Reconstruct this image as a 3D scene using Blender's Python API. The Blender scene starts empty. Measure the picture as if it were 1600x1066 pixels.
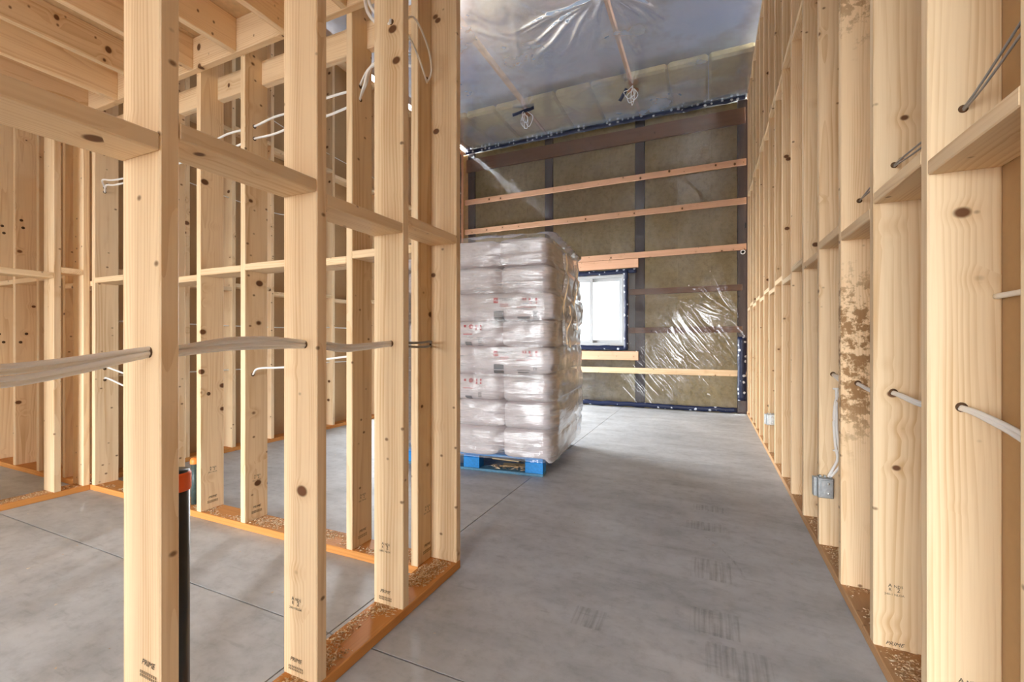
import bpy, bmesh, math, random
import numpy as np
from mathutils import Matrix, Vector, noise as mnoise

random.seed(7); np.random.seed(7)
scene = bpy.context.scene
C = scene.collection

# ------------------------------------------------------------------ camera
FPX, TH, CAMH = 688.5, math.radians(24.03), 1.06
cam = bpy.data.cameras.new('camera')
cam.sensor_width = 36.0
cam.lens = 36.0 * FPX / 1600.0
cam.clip_start = 0.02
camo = bpy.data.objects.new('camera', cam)
camo.location = (0, 0, CAMH)
camo.rotation_euler = (math.radians(90), 0, TH)
C.objects.link(camo)
scene.camera = camo

# ------------------------------------------------------------------ light
world = bpy.data.worlds.new('overcast_sky')
scene.world = world
world.use_nodes = True
wn = world.node_tree
wn.nodes['Background'].inputs[0].default_value = (0.94, 0.97, 1.0, 1)
wn.nodes['Background'].inputs[1].default_value = 36.0

def portal(name, loc, rot, sx, sy):
    l = bpy.data.lights.new(name, 'AREA'); l.shape = 'RECTANGLE'; l.size = sx; l.size_y = sy
    l.cycles.is_portal = True
    o = bpy.data.objects.new(name, l); o.location = loc; o.rotation_euler = rot
    C.objects.link(o); return o

BACKY = -5.2
DOOR = (-3.4, 0.25, 0.0, 2.32)             # x0, x1, z0, z1 of an assumed, unseen door behind the camera, added for daylight
WIN = (-2.33, -1.23, 0.985, 2.135)         # window in the far wall
portal('assumed_door_daylight', ((DOOR[0]+DOOR[1])/2, BACKY-0.06, 1.16), (math.radians(90), 0, 0), DOOR[1]-DOOR[0], DOOR[3])
SIDE = (5.15, 6.9, 0.0, 2.5)              # y0, y1, z0, z1 of an unseen opening added in the tall left wall to light the back room
portal('added_opening_daylight', (-4.42, (SIDE[0]+SIDE[1])/2, 1.3), (math.radians(90), 0, math.radians(-90)), SIDE[1]-SIDE[0], SIDE[3])
portal('window_daylight', (-1.78, 7.45, 1.56), (math.radians(-90), 0, 0), 1.1, 1.15)

vs = scene.view_settings
vs.view_transform = 'Standard'; vs.look = 'None'; vs.gamma = 1.0; vs.use_curve_mapping = False
vs.exposure = 0.0
scene.cycles.use_denoising = True
scene.cycles.max_bounces = 10
scene.cycles.diffuse_bounces = 8
scene.cycles.glossy_bounces = 4
scene.cycles.transparent_max_bounces = 16
scene.cycles.caustics_reflective = False
scene.cycles.caustics_refractive = False
scene.cycles.sample_clamp_indirect = 6.0

# ------------------------------------------------------------------ helpers
W = {}
def link(name, data, M, parent=None):
    o = bpy.data.objects.new(name, data)
    C.objects.link(o)
    M = M.copy()
    W[o] = M
    if parent is not None:
        o.parent = parent
        o.matrix_parent_inverse = W[parent].inverted()
    o.matrix_basis = M
    return o

def T(x, y, z): return Matrix.Translation((x, y, z))
def R(a, ax): return Matrix.Rotation(math.radians(a), 4, ax)
I4 = Matrix.Identity(4)

def tag(o, label, cat, group=None, kind=None):
    o['label'] = label; o['category'] = cat
    if group: o['group'] = group
    if kind: o['kind'] = kind
    return o

def mesh_from(name, v, f, mat=None, smooth=False):
    me = bpy.data.meshes.new(name)
    me.from_pydata([tuple(p) for p in v], [], [tuple(q) for q in f])
    if smooth:
        me.polygons.foreach_set('use_smooth', [True]*len(me.polygons))
    if mat: me.materials.append(mat)
    me.update()
    return me

_bc = {}
def box_mesh(sx, sy, sz, mat, bev=0.003):
    key = (round(sx, 3), round(sy, 3), round(sz, 3), mat.name, bev)
    if key in _bc: return _bc[key]
    bm = bmesh.new()
    bmesh.ops.create_cube(bm, size=1.0)
    bmesh.ops.scale(bm, vec=(sx, sy, sz), verts=bm.verts)
    if bev > 0:
        bmesh.ops.bevel(bm, geom=list(bm.edges), offset=min(bev, sx*.3, sy*.3, sz*.3), segments=1, affect='EDGES')
    me = bpy.data.meshes.new('board_mesh')
    bm.to_mesh(me); bm.free()
    me.materials.append(mat)
    _bc[key] = me
    return me

def board(name, x0, x1, y0, y1, z0, z1, mat, parent=None, bev=0.003, jit=0.0, pre=I4):
    """a straight piece of timber: the mesh's long side is its local z, so that the grain follows it"""
    sx, sy, sz = x1-x0, y1-y0, z1-z0
    c = T((x0+x1)/2, (y0+y1)/2, (z0+z1)/2)
    if sz >= sx and sz >= sy:
        me = box_mesh(sx, sy, sz, mat, bev); M = c
    elif sx >= sy:
        me = box_mesh(sz, sy, sx, mat, bev); M = c @ R(90, 'Y')
    else:
        me = box_mesh(sx, sz, sy, mat, bev); M = c @ R(-90, 'X')
    if jit: M = M @ R(random.uniform(-jit, jit), 'X') @ R(random.uniform(-jit, jit), 'Y')
    return link(name, me, pre @ M, parent)

def root(name, x, y, z, label, cat, kind=None, group=None):
    o = link(name, None, T(x, y, z)); o.empty_display_size = .1
    return tag(o, label, cat, group, kind)

def smooth_path(pts, n=6):
    P = [Vector(p) for p in pts]
    if len(P) < 3:
        return [P[0].lerp(P[1], i/n) for i in range(n+1)]
    out = []
    for i in range(len(P)-1):
        p0 = P[max(i-1, 0)]; p1 = P[i]; p2 = P[i+1]; p3 = P[min(i+2, len(P)-1)]
        for k in range(n):
            t = k/n
            out.append(.5*((2*p1)+(p2-p0)*t+(2*p0-5*p1+4*p2-p3)*t*t+(3*p1-p0-3*p2+p3)*t**3))
    out.append(P[-1])
    return out

def tube_mesh(pts, r, mat, ns=8, n=6, flat=1.0, name='cable_mesh'):
    path = smooth_path(pts, n)
    v, f = [], []
    up = Vector((0, 0, 1))
    for i, p in enumerate(path):
        d = (path[min(i+1, len(path)-1)] - path[max(i-1, 0)]).normalized()
        a = d.cross(up)
        if a.length < 1e-3: a = d.cross(Vector((1, 0, 0)))
        a.normalize(); b = a.cross(d).normalized()
        for k in range(ns):
            t = 2*math.pi*k/ns
            v.append(p + a*math.cos(t)*r + b*math.sin(t)*r*flat)
    m = len(path)
    for i in range(m-1):
        for k in range(ns):
            f.append((i*ns+k, i*ns+(k+1) % ns, (i+1)*ns+(k+1) % ns, (i+1)*ns+k))
    f.append(tuple(range(ns-1, -1, -1))); f.append(tuple(range((m-1)*ns, m*ns)))
    return mesh_from(name, v, f, mat, True)

def lathe_mesh(prof, mat, ns=24, name='turned_mesh'):
    v, f = [], []
    for (r, z) in prof:
        for k in range(ns):
            t = 2*math.pi*k/ns
            v.append((r*math.cos(t), r*math.sin(t), z))
    for i in range(len(prof)-1):
        for k in range(ns):
            f.append((i*ns+k, i*ns+(k+1) % ns, (i+1)*ns+(k+1) % ns, (i+1)*ns+k))
    f.append(tuple(range(ns-1, -1, -1))); f.append(tuple(range((len(prof)-1)*ns, len(prof)*ns)))
    me = mesh_from(name, v, f, mat, True)
    return me

def ray(u, v):
    c = (u-800)/FPX
    return Vector((-math.sin(TH)+c*math.cos(TH), math.cos(TH)+c*math.sin(TH), (532-v)/FPX))

# ------------------------------------------------------------------ materials
def newmat(name):
    m = bpy.data.materials.new(name); m.use_nodes = True
    nt = m.node_tree
    return m, nt, nt.nodes, nt.links, nt.nodes['Principled BSDF']

def N(nt, typ, **kw):
    n = nt.nodes.new(typ)
    for k, v in kw.items(): setattr(n, k, v)
    return n

def ramp(nt, stops):
    r = N(nt, 'ShaderNodeValToRGB')
    e = r.color_ramp.elements
    while len(e) < len(stops): e.new(0.5)
    for i, (p, c) in enumerate(stops):
        e[i].position = p; e[i].color = (*c, 1)
    return r

def mathn(nt, op, a, b=None, clamp=False):
    n = N(nt, 'ShaderNodeMath', operation=op); n.use_clamp = clamp
    for i, x in enumerate((a, b)):
        if x is None: continue
        if isinstance(x, (int, float)): n.inputs[i].default_value = x
        else: nt.links.new(x, n.inputs[i])
    return n.outputs[0]

def mixc(nt, fac, a, b, blend='MIX'):
    n = N(nt, 'ShaderNodeMix', data_type='RGBA', blend_type=blend)
    for sock, x in ((n.inputs[0], fac), (n.inputs[6], a), (n.inputs[7], b)):
        if isinstance(x, (int, float)): sock.default_value = x
        elif isinstance(x, tuple): sock.default_value = (*x, 1)
        else: nt.links.new(x, sock)
    return n.outputs[2]

def plain(name, col, rough=.5, metal=0.0, bump=0.0, bscale=60.0, var=0.0):
    m, nt, ns, ls, b = newmat(name)
    b.inputs['Roughness'].default_value = rough
    b.inputs['Metallic'].default_value = metal
    tc = N(nt, 'ShaderNodeTexCoord')
    nz = N(nt, 'ShaderNodeTexNoise'); nz.inputs['Scale'].default_value = bscale; nz.inputs['Detail'].default_value = 4
    ls.new(tc.outputs['Object'], nz.inputs['Vector'])
    if var:
        ls.new(mixc(nt, nz.outputs[0], tuple(c*(1-var) for c in col), tuple(min(1, c*(1+var)) for c in col)), b.inputs['Base Color'])
    else:
        b.inputs['Base Color'].default_value = (*col, 1)
    if bump:
        bp = N(nt, 'ShaderNodeBump'); bp.inputs['Strength'].default_value = bump; bp.inputs['Distance'].default_value = .01
        ls.new(nz.outputs[0], bp.inputs['Height']); ls.new(bp.outputs[0], b.inputs['Normal'])
    return m

def wood(name, light, dark, knot=(.15, .065, .025), ringfac=.42, knots=1.0, tint_a=(1.03, 1.0, .94), tint_b=(1.0, .93, .86), rough=.62, stain=None, dirt=0.0):
    m, nt, ns, ls, b = newmat(name)
    tc = N(nt, 'ShaderNodeTexCoord'); oi = N(nt, 'ShaderNodeObjectInfo')
    rnd = oi.outputs['Random']
    off = N(nt, 'ShaderNodeCombineXYZ')
    ls.new(mathn(nt, 'ADD', mathn(nt, 'MULTIPLY', rnd, .13), .035), off.inputs[0])
    r2 = mathn(nt, 'FRACT', mathn(nt, 'MULTIPLY', rnd, 17.31))
    ls.new(mathn(nt, 'MULTIPLY', mathn(nt, 'SUBTRACT', r2, .5), .12), off.inputs[1])
    ls.new(mathn(nt, 'MULTIPLY', rnd, 61.0), off.inputs[2])
    add = N(nt, 'ShaderNodeVectorMath', operation='ADD')
    ls.new(tc.outputs['Object'], add.inputs[0]); ls.new(off.outputs[0], add.inputs[1])
    P = add.outputs[0]
    # knots first: rings bend around them
    sk = N(nt, 'ShaderNodeVectorMath', operation='MULTIPLY'); sk.inputs[1].default_value = (7, 7, 9)
    ls.new(P, sk.inputs[0])
    vo = N(nt, 'ShaderNodeTexVoronoi'); vo.inputs['Scale'].default_value = 1.0
    ls.new(sk.outputs[0], vo.inputs['Vector'])
    sel = N(nt, 'ShaderNodeSeparateColor'); ls.new(vo.outputs['Color'], sel.inputs[0])
    gate = mathn(nt, 'GREATER_THAN', sel.outputs[0], .60)
    size = mathn(nt, 'ADD', mathn(nt, 'MULTIPLY', sel.outputs[1], .13), .06)
    d = vo.outputs['Distance']
    kn = N(nt, 'ShaderNodeMapRange', interpolation_type='SMOOTHSTEP')
    ls.new(mathn(nt, 'DIVIDE', d, size), kn.inputs[0])
    kn.inputs[1].default_value = .62; kn.inputs[2].default_value = 1.0; kn.inputs[3].default_value = 1.0; kn.inputs[4].default_value = 0.0
    kmask = mathn(nt, 'MULTIPLY', mathn(nt, 'MULTIPLY', kn.outputs[0], gate), knots)
    halo = N(nt, 'ShaderNodeMapRange', interpolation_type='SMOOTHSTEP')
    ls.new(d, halo.inputs[0]); halo.inputs[1].default_value = 0; halo.inputs[2].default_value = .42; halo.inputs[3].default_value = 1; halo.inputs[4].default_value = 0
    hmask = mathn(nt, 'MULTIPLY', mathn(nt, 'MULTIPLY', halo.outputs[0], gate), knots)
    vp = N(nt, 'ShaderNodeTexVoronoi'); vp.inputs['Scale'].default_value = 1.0
    sp2 = N(nt, 'ShaderNodeVectorMath', operation='MULTIPLY'); sp2.inputs[1].default_value = (14, 14, 18); ls.new(P, sp2.inputs[0]); ls.new(sp2.outputs[0], vp.inputs['Vector'])
    sel2 = N(nt, 'ShaderNodeSeparateColor'); ls.new(vp.outputs['Color'], sel2.inputs[0])
    pk = N(nt, 'ShaderNodeMapRange', interpolation_type='SMOOTHSTEP'); ls.new(vp.outputs['Distance'], pk.inputs[0])
    pk.inputs[1].default_value = .05; pk.inputs[2].default_value = .16; pk.inputs[3].default_value = 1; pk.inputs[4].default_value = 0
    pmask = mathn(nt, 'MULTIPLY', mathn(nt, 'MULTIPLY', pk.outputs[0], mathn(nt, 'GREATER_THAN', sel2.outputs[0], .74)), knots*.85)
    kmask = mathn(nt, 'MAXIMUM', kmask, pmask)
    # growth rings, drawn out along the board
    sr = N(nt, 'ShaderNodeVectorMath', operation='MULTIPLY'); sr.inputs[1].default_value = (1, 1, .10)
    ls.new(P, sr.inputs[0])
    nz = N(nt, 'ShaderNodeTexNoise'); nz.inputs['Scale'].default_value = 7.0; nz.inputs['Detail'].default_value = 2
    ls.new(sr.outputs[0], nz.inputs['Vector'])
    sp = N(nt, 'ShaderNodeSeparateXYZ'); ls.new(P, sp.inputs[0])
    dist = mathn(nt, 'SQRT', mathn(nt, 'ADD', mathn(nt, 'MULTIPLY', sp.outputs[0], sp.outputs[0]), mathn(nt, 'MULTIPLY', sp.outputs[1], sp.outputs[1])))
    dist = mathn(nt, 'ADD', dist, mathn(nt, 'MULTIPLY', nz.outputs[0], .085))
    dist = mathn(nt, 'ADD', dist, mathn(nt, 'MULTIPLY', hmask, .016))
    saw = mathn(nt, 'FRACT', mathn(nt, 'MULTIPLY', dist, mathn(nt, 'ADD', 45.0, mathn(nt, 'MULTIPLY', r2, 70.0))))
    rr = N(nt, 'ShaderNodeMapRange', interpolation_type='SMOOTHSTEP')
    ls.new(saw, rr.inputs[0]); rr.inputs[1].default_value = .25; rr.inputs[2].default_value = .97
    fine = N(nt, 'ShaderNodeTexNoise'); fine.inputs['Scale'].default_value = 1.0; fine.inputs['Detail'].default_value = 3
    sf = N(nt, 'ShaderNodeVectorMath', operation='MULTIPLY'); sf.inputs[1].default_value = (170, 170, 5)
    ls.new(P, sf.inputs[0]); ls.new(sf.outputs[0], fine.inputs['Vector'])
    band = N(nt, 'ShaderNodeTexNoise'); band.inputs['Scale'].default_value = 1.0; band.inputs['Detail'].default_value = 2
    sb = N(nt, 'ShaderNodeVectorMath', operation='MULTIPLY'); sb.inputs[1].default_value = (22, 22, 1.2)
    ls.new(P, sb.inputs[0]); ls.new(sb.outputs[0], band.inputs['Vector'])
    fac = mathn(nt, 'ADD', mathn(nt, 'MULTIPLY', rr.outputs[0], mathn(nt, 'MULTIPLY', mathn(nt, 'SUBTRACT', band.outputs[0], .2), ringfac*2.2), True), mathn(nt, 'MULTIPLY', mathn(nt, 'SUBTRACT', band.outputs[0], .5), .9), True)
    fac = mathn(nt, 'ADD', fac, mathn(nt, 'MULTIPLY', mathn(nt, 'SUBTRACT', fine.outputs[0], .5), .55), True)
    col = mixc(nt, fac, light, dark)
    col = mixc(nt, mathn(nt, 'MULTIPLY', hmask, .35), col, dark)
    col = mixc(nt, kmask, col, knot)
    r3 = mathn(nt, 'FRACT', mathn(nt, 'MULTIPLY', rnd, 7.77))
    tint = mixc(nt, r3, tint_a, tint_b)
    col = mixc(nt, 1.0, col, tint, 'MULTIPLY')
    val = mathn(nt, 'ADD', .86, mathn(nt, 'MULTIPLY', r2, .2))
    vc = N(nt, 'ShaderNodeCombineColor')
    for i in range(3): ls.new(val, vc.inputs[i])
    col = mixc(nt, 1.0, col, vc.outputs[0], 'MULTIPLY')
    if stain or dirt:
        nd = N(nt, 'ShaderNodeTexNoise'); nd.inputs['Scale'].default_value = 22.0; nd.inputs['Detail'].default_value = 8; nd.inputs['Roughness'].default_value = .7
        ls.new(tc.outputs['Object'], nd.inputs['Vector'])
        so = N(nt, 'ShaderNodeSeparateXYZ'); ls.new(tc.outputs['Object'], so.inputs[0])
        tot = None
        for (zc, hw, amt) in (stain or [(0, 50, dirt)]):
            g = N(nt, 'ShaderNodeMapRange', interpolation_type='SMOOTHSTEP')
            ls.new(mathn(nt, 'ABSOLUTE', mathn(nt, 'SUBTRACT', so.outputs[2], zc)), g.inputs[0])
            g.inputs[1].default_value = hw*.3; g.inputs[2].default_value = hw; g.inputs[3].default_value = 1; g.inputs[4].default_value = 0
            th = N(nt, 'ShaderNodeMapRange', interpolation_type='SMOOTHSTEP')
            ls.new(mathn(nt, 'ADD', nd.outputs[0], mathn(nt, 'MULTIPLY', g.outputs[0], .12)), th.inputs[0])
            th.inputs[1].default_value = .56; th.inputs[2].default_value = .66
            mk = mathn(nt, 'MULTIPLY', mathn(nt, 'MULTIPLY', th.outputs[0], g.outputs[0]), amt)
            tot = mk if tot is None else mathn(nt, 'MAXIMUM', tot, mk)
        col = mixc(nt, tot, col, (.27, .13, .04))
    ls.new(col, b.inputs['Base Color'])
    b.inputs['Roughness'].default_value = rough
    b.inputs['Specular IOR Level'].default_value = .3
    bp = N(nt, 'ShaderNodeBump'); bp.inputs['Strength'].default_value = .12; bp.inputs['Distance'].default_value = .004
    ls.new(fac, bp.inputs['Height']); ls.new(bp.outputs[0], b.inputs['Normal'])
    return m

M = {}
M['pine'] = wood('spruce_lumber', (.84, .675, .455), (.60, .385, .19), ringfac=.50)
M['pine_stained'] = wood('spruce_lumber_stained', (.82, .65, .43), (.58, .37, .18), stain=[(.55, .75, .8), (-1.30, .5, .9)])
M['plate'] = wood('sill_plate_lumber', (.62, .30, .09), (.40, .16, .04), knots=.6, tint_a=(1.1, 1, .9), tint_b=(.9, .9, .9))
M['plate_brown'] = wood('right_plate_lumber', (.50, .31, .16), (.34, .19, .09), knots=.6)
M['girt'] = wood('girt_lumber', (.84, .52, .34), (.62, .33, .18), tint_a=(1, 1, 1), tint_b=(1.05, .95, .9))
M['girt_red'] = wood('dark_red_lumber', (.40, .20, .12), (.25, .12, .07), tint_a=(1, 1, 1), tint_b=(.95, .92, .9))
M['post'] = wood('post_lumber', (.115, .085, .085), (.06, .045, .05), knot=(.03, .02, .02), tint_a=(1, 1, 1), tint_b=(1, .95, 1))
M['kraft'] = plain('drywall_back_paper', (.46, .30, .15), .85, bump=.05, bscale=40, var=.06)
M['osb'] = plain('deck_underside', (.62, .42, .22), .8, bump=.2, bscale=35, var=.22)
M['backwall'] = plain('sheathing_board', (.60, .44, .26), .8, bump=.2, bscale=25, var=.15)
M['steel_roof'] = plain('ceiling_steel', (.43, .57, .77), .5, var=.06, bscale=2)
M['siding'] = plain('siding_steel', (.45, .45, .45), .6)
M['blue_paint'] = plain('blue_pallet_paint', (.008, .25, .68), .55, bump=.25, bscale=70, var=.3)
M['blue_worn'] = plain('worn_blue_paint', (.10, .25, .38), .7, bump=.3, bscale=60, var=.4)
M['chip'] = plain('broken_wood', (.55, .40, .22), .8, bump=.3, bscale=50, var=.3)
M['red_ink'] = plain('red_ink', (.62, .045, .06), .6)
M['grey_ink'] = plain('grey_ink', (.16, .16, .18), .6)
M['black_ink'] = plain('black_ink', (.035, .035, .04), .6)
M['stamp_ink'] = plain('stamp_ink', (.05, .045, .035), .8)
M['stamp_faint'] = plain('faded_stamp_ink', (.30, .22, .13), .8)
M['cable'] = plain('white_cable_sheath', (.88, .87, .84), .45)
M['cable_grey'] = plain('grey_cable_sheath', (.30, .29, .28), .5)
M['steel'] = plain('galvanized_steel', (.50, .54, .56), .35, metal=.85, bump=.1, bscale=80, var=.25)
M['screw'] = plain('zinc_screw', (.75, .75, .72), .3, metal=.8)
M['hole'] = plain('drilled_bore', (.10, .05, .02), .9)
M['abs'] = plain('black_plastic_pipe', (.018, .018, .018), .4, var=.4, bscale=30)
M['green_pipe'] = plain('dark_green_pipe', (.05, .075, .07), .45, var=.6, bscale=70)
M['cap'] = plain('orange_cap', (.80, .12, .015), .55)
M['cap2'] = plain('light_orange_cap', (.95, .28, .05), .5)
M['vinyl'] = plain('white_vinyl', (.52, .54, .55), .5)
M['rubber'] = plain('black_clip', (.02, .02, .02), .6)
M['mark'] = None

def build_mats():
    # concrete
    m, nt, ns, ls, b = newmat('trowelled_concrete')
    tc = N(nt, 'ShaderNodeTexCoord')
    def nz(sc, det, vec=(1, 1, 1), ro=.6, rot=0):
        mp = N(nt, 'ShaderNodeMapping'); mp.inputs['Scale'].default_value = vec; mp.inputs['Rotation'].default_value = (0, 0, rot)
        n = N(nt, 'ShaderNodeTexNoise'); n.inputs['Scale'].default_value = sc; n.inputs['Detail'].default_value = det; n.inputs['Roughness'].default_value = ro
        ls.new(tc.outputs['Object'], mp.inputs['Vector']); ls.new(mp.outputs[0], n.inputs['Vector']); return n.outputs[0]
    big = ramp(nt, [(.3, (.44, .46, .475)), (.7, (.57, .59, .605))]); ls.new(nz(1.1, 6), big.inputs[0])
    st = ramp(nt, [(.35, (.80, .80, .80)), (.55, (1, 1, 1)), (.75, (1.12, 1.12, 1.12))]); ls.new(nz(2.2, 6, (1, 2.3, 1), .65, .55), st.inputs[0])
    sm = ramp(nt, [(.30, (.82, .82, .82)), (.5, (1, 1, 1)), (.8, (1.08, 1.08, 1.08))]); ls.new(nz(16, 8, (1, 1, 1), .7), sm.inputs[0])
    sc = ramp(nt, [(.62, (1, 1, 1)), (.72, (.72, .72, .73))]); ls.new(nz(6, 4, (1, 7, 1), .5, -.7), sc.inputs[0])
    col = mixc(nt, 1, big.outputs[0], st.outputs[0], 'MULTIPLY')
    col = mixc(nt, 1, col, sm.outputs[0], 'MULTIPLY')
    col = mixc(nt, .5, col, sc.outputs[0], 'MULTIPLY')
    ls.new(col, b.inputs['Base Color'])
    rg = ramp(nt, [(.3, (.48, .48, .48)), (.7, (.66, .66, .66))]); ls.new(nz(3, 5), rg.inputs[0]); ls.new(rg.outputs[0], b.inputs['Roughness'])
    b.inputs['Specular IOR Level'].default_value = .4
    M['concrete'] = m
    # dark bottom of the saw cuts
    M['joint'] = plain('saw_cut_gap', (.05, .05, .05), .9)
    # insulation
    m, nt, ns, ls, b = newmat('mineral_insulation')
    tc = N(nt, 'ShaderNodeTexCoord'); n1 = N(nt, 'ShaderNodeTexNoise'); n1.inputs['Scale'].default_value = 14; n1.inputs['Detail'].default_value = 8; n1.inputs['Roughness'].default_value = .75
    ls.new(tc.outputs['Object'], n1.inputs['Vector'])
    r = ramp(nt, [(.3, (.42, .32, .15)), (.5, (.58, .46, .235)), (.75, (.66, .53, .29))]); ls.new(n1.outputs[0], r.inputs[0])
    n2 = N(nt, 'ShaderNodeTexNoise'); n2.inputs['Scale'].default_value = 1.6; n2.inputs['Detail'].default_value = 3; ls.new(tc.outputs['Object'], n2.inputs['Vector'])
    r2 = ramp(nt, [(.35, (.82, .80, .76)), (.65, (1.08, 1.08, 1.05))]); ls.new(n2.outputs[0], r2.inputs[0])
    ls.new(mixc(nt, 1, r.outputs[0], r2.outputs[0], 'MULTIPLY'), b.inputs['Base Color']); b.inputs['Roughness'].default_value = .95
    bp = N(nt, 'ShaderNodeBump'); bp.inputs['Strength'].default_value = .5; bp.inputs['Distance'].default_value = .02
    ls.new(n1.outputs[0], bp.inputs['Height']); ls.new(bp.outputs[0], b.inputs['Normal'])
    M['batt'] = m
    # clear sheet
    def film(name, haze, gl, rough, tint, streak, hc=(.85, .85, .86)):
        m, nt, ns, ls, b = newmat(name)
        ns.remove(b); out = ns['Material Output']
        tr = N(nt, 'ShaderNodeBsdfTransparent'); tr.inputs[0].default_value = (*tint, 1)
        g = N(nt, 'ShaderNodeBsdfGlossy'); g.inputs['Roughness'].default_value = rough; g.inputs[0].default_value = (1, 1, 1, 1)
        df = N(nt, 'ShaderNodeBsdfDiffuse'); df.inputs[0].default_value = (*hc, 1)
        tc = N(nt, 'ShaderNodeTexCoord'); mp = N(nt, 'ShaderNodeMapping'); mp.inputs['Scale'].default_value = streak
        n = N(nt, 'ShaderNodeTexNoise'); n.inputs['Scale'].default_value = 1; n.inputs['Detail'].default_value = 4; n.inputs['Roughness'].default_value = .6
        ls.new(tc.outputs['Object'], mp.inputs[0]); ls.new(mp.outputs[0], n.inputs['Vector'])
        bp = N(nt, 'ShaderNodeBump'); bp.inputs['Strength'].default_value = .25; bp.inputs['Distance'].default_value = .02
        ls.new(n.outputs[0], bp.inputs['Height']); ls.new(bp.outputs[0], g.inputs['Normal'])
        lw = N(nt, 'ShaderNodeFresnel'); lw.inputs[0].default_value = 1.45; ls.new(bp.outputs[0], lw.inputs['Normal'])
        th = N(nt, 'ShaderNodeMapRange'); ls.new(n.outputs[0], th.inputs[0]); th.inputs[1].default_value = .45; th.inputs[2].default_value = .72
        th.inputs[3].default_value = haze*.6; th.inputs[4].default_value = haze*2.2
        m1 = N(nt, 'ShaderNodeMixShader'); ls.new(th.outputs[0], m1.inputs[0]); ls.new(tr.outputs[0], m1.inputs[1]); ls.new(df.outputs[0], m1.inputs[2])
        m2 = N(nt, 'ShaderNodeMixShader'); ls.new(mathn(nt, 'MULTIPLY', lw.outputs[0], gl, True), m2.inputs[0]); ls.new(m1.outputs[0], m2.inputs[1]); ls.new(g.outputs[0], m2.inputs[2])
        ls.new(m2.outputs[0], out.inputs[0]); return m
    M['poly'] = film('clear_vapour_barrier', .06, 1.1, .09, (.93, .93, .92), (3, 3, 3))
    M['poly_ceiling'] = film('clear_ceiling_vapour_barrier', .46, .55, .22, (.92, .95, .98), (1.4, 1.4, 1.4), (.48, .62, .82))
    M['wrap'] = film('stretch_wrap_film', .16, 1.6, .12, (.96, .96, .96), (4, 4, 48))
    # seam tape with printed marks
    m, nt, ns, ls, b = newmat('blue_seam_tape')
    tc = N(nt, 'ShaderNodeTexCoord'); v = N(nt, 'ShaderNodeTexVoronoi'); v.inputs['Scale'].default_value = 11; v.inputs['Randomness'].default_value = .55
    ls.new(tc.outputs['Object'], v.inputs['Vector'])
    n = N(nt, 'ShaderNodeTexNoise'); n.inputs['Scale'].default_value = 60; ls.new(tc.outputs['Object'], n.inputs['Vector'])
    k = mathn(nt, 'LESS_THAN', mathn(nt, 'ADD', v.outputs['Distance'], mathn(nt, 'MULTIPLY', n.outputs[0], .22)), .32)
    ls.new(mixc(nt, k, (.004, .010, .045), (.62, .66, .75)), b.inputs['Base Color']); b.inputs['Roughness'].default_value = .4
    bp = N(nt, 'ShaderNodeBump'); bp.inputs['Strength'].default_value = .4; bp.inputs['Distance'].default_value = .01; ls.new(n.outputs[0], bp.inputs['Height']); ls.new(bp.outputs[0], b.inputs['Normal'])
    M['tape'] = m
    # bags
    m, nt, ns, ls, b = newmat('pale_pink_bag_film')
    tc = N(nt, 'ShaderNodeTexCoord'); oi = N(nt, 'ShaderNodeObjectInfo')
    n = N(nt, 'ShaderNodeTexNoise'); n.inputs['Scale'].default_value = 5; n.inputs['Detail'].default_value = 5; ls.new(tc.outputs['Object'], n.inputs['Vector'])
    r = ramp(nt, [(.3, (.78, .68, .69)), (.7, (.90, .85, .85))]); ls.new(n.outputs[0], r.inputs[0])
    ls.new(r.outputs[0], b.inputs['Base Color']); b.inputs['Roughness'].default_value = .38
    mp = N(nt, 'ShaderNodeMapping'); mp.inputs['Scale'].default_value = (7, 7, 16)
    n3 = N(nt, 'ShaderNodeTexNoise'); n3.inputs['Scale'].default_value = 1.6; n3.inputs['Detail'].default_value = 5; n3.inputs['Distortion'].default_value = 1.2
    ls.new(tc.outputs['Object'], mp.inputs[0]); ls.new(mp.outputs[0], n3.inputs['Vector'])
    bp = N(nt, 'ShaderNodeBump'); bp.inputs['Strength'].default_value = .55; bp.inputs['Distance'].default_value = .02; ls.new(n3.outputs[0], bp.inputs['Height']); ls.new(bp.outputs[0], b.inputs['Normal'])
    M['bag'] = m
    # glass pane
    m, nt, ns, ls, b = newmat('window_glass'); ns.remove(b)
    tr = N(nt, 'ShaderNodeBsdfTransparent'); tr.inputs[0].default_value = (.36, .37, .37, 1)
    g = N(nt, 'ShaderNodeBsdfGlossy'); g.inputs['Roughness'].default_value = .02
    mx = N(nt, 'ShaderNodeMixShader'); mx.inputs[0].default_value = .06
    ls.new(tr.outputs[0], mx.inputs[1]); ls.new(g.outputs[0], mx.inputs[2]); ls.new(mx.outputs[0], ns['Material Output'].inputs[0])
    M['glass'] = m
    # sawdust
    m, nt, ns, ls, b = newmat('sawdust_flakes')
    g = N(nt, 'ShaderNodeNewGeometry'); r = ramp(nt, [(0, (.42, .24, .10)), (.5, (.72, .52, .30)), (1, (.90, .78, .58))]); ls.new(g.outputs['Random Per Island'], r.inputs[0])
    ls.new(r.outputs[0], b.inputs['Base Color']); b.inputs['Roughness'].default_value = .9
    M['sawdust'] = m
    # rubber scuff on concrete
    m, nt, ns, ls, b = newmat('tyre_scuff'); b.inputs['Base Color'].default_value = (.12, .12, .12, 1); b.inputs['Roughness'].default_value = .6
    tc = N(nt, 'ShaderNodeTexCoord'); mp = N(nt, 'ShaderNodeMapping'); mp.inputs['Scale'].default_value = (70, 3.5, 1)
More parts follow.
